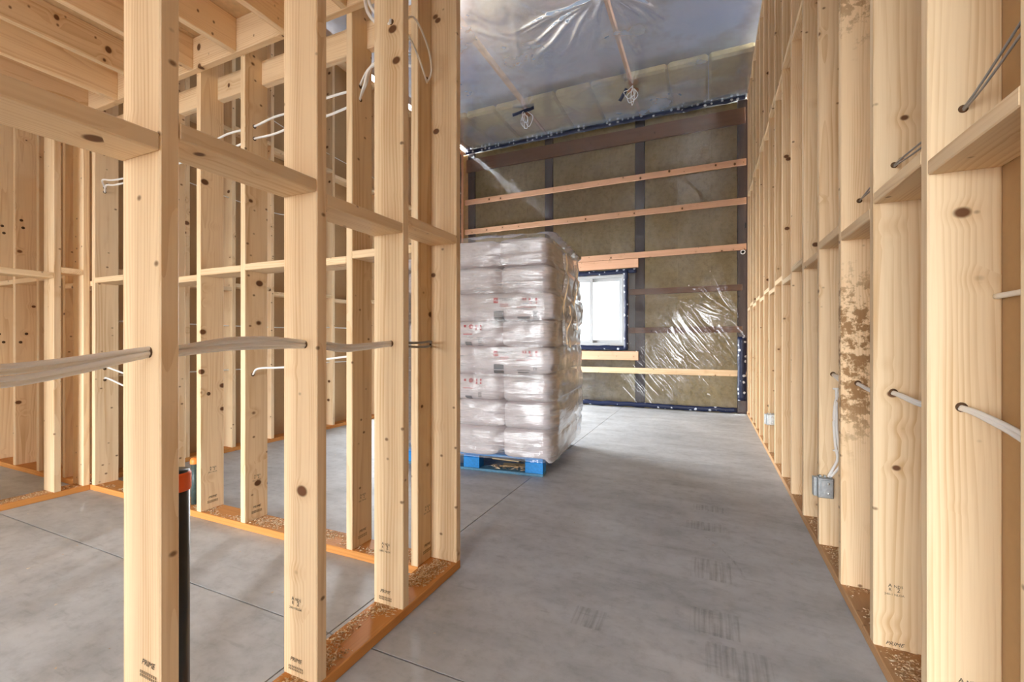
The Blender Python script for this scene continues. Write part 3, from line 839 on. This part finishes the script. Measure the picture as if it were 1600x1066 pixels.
NL = 8; Z0 = PH+.002; Z1 = 1.875; LH = (Z1-Z0)/NL
edge = [.085, .10, .095, .088, .08, .10, .075, .055]       # overhang at the right, bottom layer first
longs = {3: True, 5: True}                                   # layers (from the bottom) with one long bag across the front
nth = {0: 'lowest', 1: 'second', 2: 'third', 3: 'fourth', 4: 'fifth', 5: 'sixth', 6: 'seventh', 7: 'top'}
BAGS = {}
for L in range(NL):
    zc = Z0+LH*(L+.5)
    xr = edge[L]
    if L in longs:
        cols = [(xr-1.27, xr, -.035+.40*k, -.035+.40*(k+1)-.004) for k in range(3)]
    else:
        cols = [(xr-.425*(k+1), xr-.425*k-.004, -.055+random.uniform(-.012, .012), 1.175+random.uniform(-.03, .02)) for k in range(3)]
    for k, (x0, x1, y0, y1) in enumerate(cols):
        wx, wy, wz = x1-x0+.002, y1-y0+.002, LH+.002
        vs_, fs_ = bag_mesh(wx, wy, wz, L*10+k)
        cx, cy = (x0+x1)/2, (y0+y1)/2
        if L == 0:                                           # the lowest bags slump over the pallet edge
            for p in vs_:
                over = max(0, (p.x+cx)-0.0, -(p.y+cy)*.4)
                p.z -= min(.055, over*1.1)*(1 if p.z < 0 else .45)
        me = mesh_from('bag_mesh', vs_, fs_, M['bag'], True)
        Mb = PM @ T(cx, cy, zc)
        if L not in longs: Mb = Mb @ R(random.uniform(-.6, .6), 'Z')
        if L in longs:
            lab = 'pale pink bag lying crosswise in the %s layer of the stack, %s' % (nth[L], ('printed front row', 'middle row', 'row toward the window')[k])
        else:
            lab = 'pale pink insulation bag, %s layer of the pallet stack, %s' % (nth[L], ('walkway side', 'middle row', 'side toward the tall stud wall')[k])
        bag = tag(link('insulation_bag', me, Mb), lab, 'bag', 'insulation bags stacked on the blue pallet')
        BAGS[(L, k)] = (bag, cx, cy, zc, wx, wy, wz)

def print_quad(key, name, x0, x1, z0, z1, mat, nx=5, nz=3):
    """flat print wrapped on a bag's front; x, z in the stack frame"""
    bag, cx, cy, zc, wx, wy, wz = BAGS[key]
    v, f = [], []
    for j in range(nz+1):
        for i in range(nx+1):
            x = x0+(x1-x0)*i/nx; z = z0+(z1-z0)*j/nz
            v.append((x, cy+bag_front(x-cx, z-zc, wx, wy, wz)-.0105, z))
    for j in range(nz):
        for i in range(nx):
            a = j*(nx+1)+i; f.append((a, a+1, a+nx+2, a+nx+1))
    return link(name, mesh_from('print_mesh', v, f, mat), PM, bag)
def print_text(key, name, txt, xc, zb, size, mat):
    bag, cx, cy, zc, wx, wy, wz = BAGS[key]
    me = text_mesh([(txt, 0, 0, 1, 0)], mat, size)
    for v in me.vertices:
        x, z = v.co.x+xc, v.co.y+zb
        v.co = Vector((x, cy+bag_front(x-cx, z-zc, wx, wy, wz)-.011, z))
    return link(name, me, PM, bag)

Pinv = PM.inverted()
def onfront(u, v, yl=-.045):
    o = Pinv @ Vector((0, 0, CAMH)); d = Pinv.to_3x3() @ ray(u, v)
    t = (yl-o.y)/d.y; p = o+d*t; return p.x, p.z

def print_long(key, vt):
    """vt: photo row of the top of the bag"""
    def q(name, u0, u1, v0, v1, mat):
        a = onfront(u0, (vt+v0)); b = onfront(u1, (vt+v1))
        return print_quad(key, name, a[0], b[0], b[1], a[1], mat)
    def t(txt, u, v, s, mat, name='printed_word'):
        a = onfront(u, vt+v); return print_text(key, name, txt, a[0], a[1], s, mat)
    q('printed_logo', 771, 778.5, 4.5, 8.2, M['red_ink']); q('printed_logo', 771, 778.5, 9.2, 12.6, M['red_ink'])
    t('ATTICAT', 788.5, 9.5, .034, M['grey_ink'])
    for k in range(6): q('printed_line', 781+k*2.3, 782.5+k*2.3, 13.6, 15.2, M['red_ink']); q('printed_line', 781+k*2.3, 782.6+k*2.3, 16.8, 18.2, M['red_ink'])
    for (u, w) in ((816, 3), (820, 2.5), (826, 3), (836, 4)):
        q('printed_icon', u, u+w, 4.5, 8.5, M['red_ink'])
    for (u, w) in ((828, 2.2), (837, 2)): q('printed_icon', u, u+w, 10.5, 13.5, M['red_ink'])
    for k in range(9): q('printed_line', 807+k*3.6, 809.4+k*3.6, 18.2, 19.5, M['red_ink'])
    q('printed_panel', 771.5, 787, 25, 33.5, M['grey_ink']); q('printed_panel_line', 771.5, 787, 34.5, 40, M['black_ink'])
    q('printed_line', 808, 828, 34, 35.5, M['grey_ink']); q('printed_line', 809, 826, 37, 40, M['grey_ink'])
    q('printed_barcode_frame', 830.5, 840.5, 25.5, 26.2, M['black_ink']); q('printed_barcode_frame', 830.5, 840.5, 37.4, 38.0, M['black_ink'])
    for k in range(7): q('printed_bar', 833, 839, 27.5+k*1.2, 28.1+k*1.2, M['black_ink'])
print_long((5, 0), 460); print_long((3, 0), 543)
def print_end(key, vt):
    def q(name, u0, u1, v0, v1, mat):
        a = onfront(u0, (vt+v0), -.06); b = onfront(u1, (vt+v1), -.06)
        return print_quad(key, name, a[0], b[0], b[1], a[1], mat)
    q('printed_leaf', 725, 728.5, 5, 8.5, M['red_ink'])
    bag, cx, cy, zc, wx, wy, wz = BAGS[key]
    # round seal: a ring of print
    a = onfront(736, vt+7.5, -.06); v, f = [], []
    for k in range(20):
        an = 2*math.pi*k/20
        for r in (.011, .018):
            x, z = a[0]+r*math.cos(an), a[1]+r*math.sin(an)
            v.append((x, cy+bag_front(x-cx, z-zc, wx, wy, wz)-.0105, z))
    for k in range(20): f.append((2*k, 2*k+1, (2*k+3) % 40, (2*k+2) % 40))
    link('printed_seal', mesh_from('seal_mesh', v, f, M['red_ink']), PM, bag)
    q('printed_icon', 734.8, 737.2, 6, 9, M['red_ink'])
    for u in (743.5, 750): q('printed_icon', u, u+2.5, 5, 8.5, M['red_ink']); q('printed_icon', u, u+2.5, 10, 13, M['red_ink'])
    q('printed_line', 724, 738, 18.5, 20, M['red_ink'])
    q('printed_panel', 727, 737, 31, 37, M['grey_ink'])
    q('printed_barcode_frame', 745, 754, 24, 24.7, M['black_ink']); q('printed_barcode_frame', 745, 754, 36.5, 37.2, M['black_ink'])
    for k in range(7): q('printed_bar', 747, 752.5, 26+k*1.2, 26.7+k*1.2, M['black_ink'])
print_end((4, 1), 502); print_end((2, 1), 586)

# stretch film round the stack
def film_shell():
    hx0, hx1, hy0, hy1 = -1.235, .125, -.088, 1.215
    r = .12; per = []
    cx = [(hx1-r, hy0+r, -90), (hx1-r, hy1-r, 0), (hx0+r, hy1-r, 90), (hx0+r, hy0+r, 180)]
    for (x, y, a0) in cx:
        for k in range(9):
            a = math.radians(a0+90*k/8); per.append((x+r*math.cos(a), y+r*math.sin(a), math.cos(a), math.sin(a)))
    # resample each straight side
    P = []
    n = len(per)
    for i in range(n):
        p, q = per[i], per[(i+1) % n]; d = math.hypot(q[0]-p[0], q[1]-p[1]); m = max(1, int(d/.03))
        for k in range(m):
            t = k/m; P.append(tuple(p[j]+(q[j]-p[j])*t for j in range(4)))
    nz_ = 90; v, f = [], []
    for j in range(nz_+1):
        z = .135+(1.865-.135)*j/nz_
        for i, (x, y, nx, ny) in enumerate(P):
            w = mnoise.noise(Vector((x*3, y*3, z*14)))*.010+mnoise.noise(Vector((x*11+z*6, y*11, z*38)))*.005
            lay = (z-Z0)/LH; lo = edge[min(NL-1, max(0, int(lay)))]
            pinch = -.010*abs(math.cos(math.pi*lay))**8
            xo = (lo-.095)*max(0, nx)
            k2 = w+pinch
            v.append((x+nx*k2+xo, y+ny*k2, z))
    m = len(P)
    for j in range(nz_):
        for i in range(m):
            f.append((j*m+i, j*m+(i+1) % m, (j+1)*m+(i+1) % m, (j+1)*m+i))
    # rumpled lip over the top
    base = nz_*m
    for s_, (sc, dz) in enumerate(((.985, .022), (.94, .034), (.86, .030))):
        for i, (x, y, nx, ny) in enumerate(P):
            cxm, cym = (hx0+hx1)/2, (hy0+hy1)/2
            h = dz+.022*mnoise.noise(Vector((x*7, y*7, s_*3.0)))
            v.append((cxm+(x-cxm)*sc, cym+(y-cym)*sc, 1.865+h))
        o0 = base if s_ == 0 else (nz_+s_)*m
        o1 = (nz_+1+s_)*m
        for i in range(m): f.append((o0+i, o0+(i+1) % m, o1+(i+1) % m, o1+i))
    return mesh_from('film_mesh', v, f, M['wrap'], True)
fw = tag(link('stretch_wrap', film_shell(), PM), 'clear wrinkled stretch film wound around the stacked pink bags', 'stretch wrap')
# loose tails of film hanging at the corner
for (x, y, z1_, z0_) in ((.135, .16, 1.76, 1.02), (.135, .30, 1.35, 1.0), (.135, .62, 1.74, 1.15)):
    pts = [(x+.012*math.sin(i*1.3), y+.02*math.sin(i*.9+x), z1_+(z0_-z1_)*i/6) for i in range(7)]
    link('film_tail', tube_mesh(pts, .012, M['wrap'], 8, 4, 2.0, 'tail_mesh'), PM, fw)

# ---- pipes
p = link('pipe', lathe_mesh([(.030, 0), (.030, .72)], M['abs']), T(-1.137, .617, .0385))
tag(p, 'black plastic pipe with red-orange cap rising inside the walkway partition', 'pipe')
link('cap', lathe_mesh([(.0315, 0), (.033, .004), (.033, .038), (.0315, .042), (.026, .044)], M['cap']), T(-1.137, .617, .712), p)
p = link('pipe', lathe_mesh([(.019, 0), (.019, .27)], M['green_pipe']), T(-2.945, 1.715, .0385))
tag(p, 'thin dark green pipe with light orange cap rising inside the cross partition', 'pipe')
link('cap', lathe_mesh([(.0235, 0), (.0245, .004), (.0245, .024), (.02, .034), (.01, .039)], M['cap2']), T(-2.945, 1.715, .29), p)

# ---- junction boxes on the right wall
def junction_box(x, y, z, s, label):
    b = link('junction_box', box_mesh(.068*s, .042*s, .100*s, M['steel'], .004), T(x, y-.021*s, z))
    tag(b, label, 'junction box')
    link('face_plate', box_mesh(.050*s, .004, .080*s, M['steel'], .0015), T(x+.004, y-.044*s, z), b)
    link('side_bracket', box_mesh(.016*s, .030*s, .094*s, M['steel'], .002), T(x-.042*s, y-.018*s, z+.002), b)
    for dz in (-.024, .024):
        link('screw', lathe_mesh([(.0, 0), (.006, 0), (.006, .003), (.003, .005)], M['screw'], 12), T(x+.010, y-.046*s, z+dz*s) @ R(90, 'X'), b)
    for k in range(3):
        link('clamp_tab', box_mesh(.010, .02, .008, M['steel'], .001), T(x-.02+.02*k, y-.02*s, z+.054*s), b)
junction_box(XR+.020, 2.649, .335, 1.0, 'galvanized electrical box fed by a looping white cable on the stud wall')
junction_box(XR+.010, 4.649, .345, 1.0, 'galvanized electrical box without hanging cable, farther along the stud wall')

# ---- cables
def bundle(name, label, runs, group=None, r=.0045, mat='cable', flat=1.0):
    x, y, z = runs[0][0]
    b = root(name, x, y, z, label, 'cable', group=group)
    for pts in runs:
        link('cable', tube_mesh(pts, r, M[mat], 8, 7, flat), I4, b)
    return b
# heavy bundle through the walkway partition
runs = []
for k, (dx, dz) in enumerate(((.004, .0125), (-.005, .004), (.005, -.004), (-.004, -.0125))):
    runs.append([(-1.10+dx, -.25, 1.035+dz*.6), (-1.10+dx, -.05, 1.01+dz), (-1.10+dx, .147, 1.02+dz*.7), (-1.10+dx, .33, 1.0+dz*1.3), (-1.097+dx*.5, .546, 1.036+dz*.6), (-1.097+dx*.5, .59, 1.036+dz*.6),
                 (-1.105+dx*2, .72, 1.052+dz), (-1.108+dx*2, .84, 1.055+dz), (-1.108+dx*.5, .955, 1.05+dz*.6), (-1.108, 1.0, 1.05+dz*.6),
                 (-1.118+dx*3, 1.12, 1.036+dz*.7), (-1.12+dx*3, 1.22, 1.04+dz*.7), (-1.115, 1.357, 1.05+dz*.5), (-1.117, 1.40, 1.05+dz*.5)])
bundle('cable_bundle', 'thick bundle of white electrical cables threaded through the walkway partition studs', runs, r=.0050)
bundle('cable_bundle', 'short grey cable loop between the last walkway stud and the partition corner', [
    [(-1.117, 1.395, 1.055), (-1.10, 1.50, 1.052), (-1.115, 1.62, 1.058), (-1.197, 1.742, 1.05)], [(-1.117, 1.395, 1.04), (-1.12, 1.50, 1.036), (-1.14, 1.62, 1.034), (-1.197, 1.742, 1.036)]], r=.005, mat='cable_grey')
# high cables in the cross partition
def xrun(z0, offs, sag=.0, y=1.70):
    pts = []
    xx = [-3.2, -2.805+.02, -2.6, -2.407+.02, -2.2, -2.015+.02, -1.82, -1.624+.02]
    for i, x in enumerate(xx):
        pts.append((x, y, z0+offs+.018*(i-3)*.5+(sag if i in (2, 4, 6) else 0)))
    return pts
bundle('cable_bundle', 'pair of white cables strung high through the cross partition studs', [
    xrun(2.285, 0, .012), xrun(2.215, 0, -.012)], r=.006)
bundle('cable_bundle', 'white cable tails looping from the cross partition toward the walkway corner', [
    [(-1.59, 1.70, 2.335), (-1.50, 1.66, 2.37), (-1.40, 1.64, 2.37), (-1.24, 1.70, 2.34)], [(-1.59, 1.70, 2.27), (-1.50, 1.65, 2.30), (-1.42, 1.62, 2.36), (-1.24, 1.68, 2.33)],
    [(-1.59, 1.70, 2.262), (-1.51, 1.64, 2.28), (-1.43, 1.62, 2.35), (-1.24, 1.67, 2.325)]], r=.0055)
bundle('cable_bundle', 'cream cables dropping from the loft rim into the last walkway stud', [
    [(-1.45, 1.58, 2.66), (-1.36, 1.50, 2.50), (-1.24, 1.43, 2.36), (-1.14, 1.37, 2.29), (-1.112, 1.355, 2.285)], [(-1.43, 1.58, 2.66), (-1.34, 1.50, 2.515), (-1.22, 1.43, 2.37), (-1.13, 1.37, 2.297), (-1.112, 1.355, 2.29)]], r=.0075)
bundle('cable_bundle', 'cream cable loop hanging at the doubled corner of the walkway partition', [
    [(-1.112, 1.396, 2.285), (-1.115, 1.50, 2.40), (-1.13, 1.62, 2.36), (-1.15, 1.68, 2.29), (-1.196, 1.715, 2.27)], [(-1.112, 1.396, 2.28), (-1.14, 1.50, 2.33), (-1.16, 1.60, 2.30), (-1.18, 1.67, 2.27), (-1.196, 1.712, 2.262)]], r=.0045)
bundle('cable_bundle', 'white cable arcing low between two studs of the cross partition', [
    [(-2.366, 1.69, .87), (-2.30, 1.67, .905), (-2.15, 1.66, .915), (-2.016, 1.68, .92)], [(-1.975, 1.68, .94), (-1.80, 1.67, .965), (-1.625, 1.68, .985)]], r=.0055)
bundle('cable_bundle', 'white cables looping between the studs at the inner room corner', [
    [(-3.96, 1.70, 2.13), (-3.85, 1.66, 2.15), (-3.72, 1.65, 2.13), (-3.60, 1.69, 2.15)], [(-3.96, 1.70, 2.16), (-3.85, 1.64, 2.18), (-3.72, 1.64, 2.16), (-3.60, 1.69, 2.18)],
    [(-3.56, 1.70, 2.15), (-3.4, 1.62, 2.12), (-3.2, 1.66, 2.15)], [(-3.96, 1.70, .88), (-3.85, 1.65, .885), (-3.6, 1.69, .82)], [(-3.96, 1.70, .79), (-3.8, 1.65, .80), (-3.6, 1.69, .73)]], r=.006)
for z, lab in ((1.215, 'long white cable stapled level along the tall stud wall, upper run'), (.79, 'long white cable stapled level along the tall stud wall, lower run')):
    bundle('cable', lab, [[(XL5-.05, 1.9, z), (XL5-.05, 3.3, z-.01), (XL5-.05, 4.0, z+.01), (XL5-.05, 4.6, z)]], r=.006)
bundle('cable', 'thin white cable sloping high along the tall stud wall', [[(XL5-.05, 1.9, 3.62), (XL5-.05, 3.6, 3.36), (XL5-.05, 5.5, 3.30)]], r=.005)
bundle('cable', 'white cable sagging between blocking rows of the tall stud wall', [[(XL5-.05, 1.9, 2.52), (XL5-.05, 3.2, 2.42), (XL5-.05, 3.9, 2.55), (XL5-.05, 4.6, 2.45)]], r=.005)
# right wall
bundle('cable_bundle', 'thin grey wires pulled tight through the right stud wall above the blocking', [
    [(.575, .62, 1.90), (.575, 1.05, 1.765), (.575, 1.449, 1.634), (.57, 1.66, 1.642), (.562, 1.848, 1.643), (.565, 2.05, 1.635), (.57, 2.249, 1.64)],
    [(.58, .62, 1.885), (.58, 1.05, 1.75), (.577, 1.25, 1.675), (.576, 1.449, 1.630), (.568, 1.66, 1.625), (.562, 1.848, 1.638), (.565, 2.05, 1.65), (.57, 2.249, 1.637)]], r=.0028, mat='cable_grey')
bundle('cable_bundle', 'pale flat cables sagging low through the right stud wall', [
    [(.585, .6, .86), (.582, 1.05, .845), (.576, 1.28, .882), (.572, 1.449, .896), (.565, 1.64, .88), (.56, 1.849, .89), (.56, 2.05, .875), (.565, 2.249, .885), (.565, 2.45, .89), (.565, 2.645, .895)],
    [(.578, .6, .853), (.575, 1.05, .836), (.572, 1.28, .874), (.570, 1.449, .892), (.563, 1.64, .873), (.558, 1.849, .886), (.562, 2.05, .868), (.563, 2.249, .881), (.563, 2.45, .88), (.563, 2.645, .891)]], r=.0055)
bundle('cable', 'white cable stretched level across the brown drywall backing', [[(.635, .9, 1.175), (.635, 1.25, 1.17), (.635, 1.449, 1.168)]], r=.007)
cd = bundle('cable_loop', 'white cables dropping down the stud into the galvanized box', [
    [(.565, 2.645, .895), (.578, 2.61, .885), (.588, 2.615, .83), (.572, 2.635, .76), (.566, 2.638, .66), (.572, 2.638, .55), (.580, 2.635, .48), (.56, 2.63, .43), (.54, 2.625, .388)],
    [(.565, 2.645, .89), (.60, 2.615, .84), (.612, 2.62, .77), (.60, 2.635, .68), (.592, 2.638, .60), (.60, 2.635, .53), (.606, 2.63, .49), (.585, 2.628, .44), (.55, 2.625, .39)],
    [(.575, 2.63, .83), (.575, 2.63, .72), (.578, 2.63, .60), (.59, 2.62, .50), (.60, 2.615, .465), (.59, 2.615, .50), (.585, 2.63, .54)]], r=.0062)
for z in (.825, .52):
    link('cable_staple', box_mesh(.05, .012, .008, M['cable'], .002), T(.585, 2.632, z), cd)
# ceiling pigtails
def pigtail(x, y, label, tp):
    b = root('ceiling_cable', x, y, ZC-.02, label, 'cable')
    rr = random.Random(int(abs(x)*100))
    for k in range(4):
        w = rr.uniform(.03, .15); h = rr.uniform(.16, .30); sx = rr.choice((-1, 1)); a = rr.uniform(-.05, .05)
        pts = [(x, y, ZC-.03), (x+sx*w*.5+a, y-.02*k, ZC-.10), (x+sx*w+a, y-.02*k, ZC-.03-h*.55), (x+a*.5+sx*w*.5, y, ZC-.03-h), (x-sx*w*.2+a, y+.01, ZC-.03-h*.6), (x-.01, y, ZC-.04)]
        link('cable', tube_mesh(pts, .0055, M['cable'], 7, 6), I4, b)
    p0, p1 = tp
    tape((x+p0[0], y-.03, ZC-.075+p0[1]), (x+p1[0], y-.03, ZC-.075+p1[1]), .05, (0, -1, 0), b, 'tape_strip', 6)
    link('ceiling_patch', lathe_mesh([(.075, 0), (.06, .004)], M['girt_red'], 20), T(x, y+.05, ZC-.075), b)
pigtail(-2.55, 6.2, 'coiled white ceiling cable with a level blue tape strip, nearer the tall left wall', ((-.19, -.01), (.16, .04)))
pigtail(-.95, 6.2, 'coiled white ceiling cable with a tilted blue tape strip, nearer the right stud wall', ((-.17, -.15), (-.07, .0)))

# small fittings at the far right corner
o = link('ring', lathe_mesh([(.030, -.006), (.034, 0), (.030, .006), (.022, .006), (.019, 0), (.022, -.006), (.030, -.006)], M['cable'], 20), T(XR-.055, YF-.115, 2.34) @ R(90, 'X'))
tag(o, 'white ring of coiled cable at the right end of a girt', 'cable')
o = link('clip', box_mesh(.02, .03, .075, M['rubber'], .004), T(XR-.02, YF-.12, 2.72)); tag(o, 'small black clip at the end wall corner between girts', 'clip')
link('clip_pin', box_mesh(.008, .012, .03, M['rubber'], .002), T(XR-.02, YF-.137, 2.72), o)

# ---- sawdust
def sawdust(label, rects, n, seed):
    rr = np.random.RandomState(seed); v, f = [], []
    tot = sum((x1-x0)*(y1-y0) for x0, x1, y0, y1, z in rects)
    for (x0, x1, y0, y1, z) in rects:
        m = int(n*(x1-x0)*(y1-y0)/tot)
        for k in range(m):
            # heap towards the middle of the plate, in drifts
            a, c = rr.rand(), rr.beta(2, 2)
            if x1-x0 > y1-y0: x, y = x0+a*(x1-x0), y0+c*(y1-y0)
            else: x, y = x0+c*(x1-x0), y0+a*(y1-y0)
            if mnoise.noise(Vector((x*6, y*6, seed))) < -.12+.35*rr.rand()-.2: continue
            s = rr.uniform(.0012, .0036); an = rr.uniform(0, 6.28); l = s*rr.uniform(1, 3.2)
            dx, dy = math.cos(an)*l, math.sin(an)*l; ex, ey = -math.sin(an)*s, math.cos(an)*s
            b = len(v); h = rr.uniform(.0005, .005)
            v += [(x-dx, y-dy, z+.0002), (x+ex, y+ey, z+h), (x+dx, y+dy, z+.001), (x-ex, y-ey, z+h*.4)]
            f += [(b, b+1, b+2), (b, b+2, b+3), (b, b+1, b+3), (b+1, b+2, b+3)]
    tag(link('sawdust', mesh_from('sawdust_mesh', v, f, M['sawdust']), I4), label, 'sawdust', kind='stuff')
sawdust('pale sawdust scattered along the orange plate of the walkway partition', [(X1a+.004, X1b-.012, .6, 1.74, .038)], 5200, 1)
sawdust('pale sawdust scattered along the plate of the cross partition', [(-4.15, X1a-.04, Y2a+.006, Y2b-.004, .038)], 9000, 2)
sawdust('brown sawdust lying between the studs along the right wall plate', [(XR+.01, XR+.138, .9, 4.5, .038)], 8000, 3)
sawdust('pale sawdust on the plate of the short inner partition', [(X3a+.004, X3b-.006, .5, 1.6, .038)], 3200, 4)
rr = np.random.RandomState(8); v, f = [], []
for k in range(260):
    x, y = rr.uniform(-3.9, .45), rr.uniform(.5, 5.5)
    if -2.8 < x < -.8 and 2.9 < y < 4.8: continue
    s = rr.uniform(.001, .005); b = len(v)
    for q in range(4): v.append((x+rr.uniform(-1, 1)*s*1.5, y+rr.uniform(-1, 1)*s*1.5, .0004+abs(rr.uniform(0, 1))*s*.6))
    f += [(b, b+1, b+2), (b, b+2, b+3), (b, b+1, b+3), (b+1, b+2, b+3)]
tag(link('floor_crumbs', mesh_from('crumbs_mesh', v, f, M['sawdust']), I4), 'tiny wood crumbs scattered over the concrete floor', 'debris', kind='stuff')
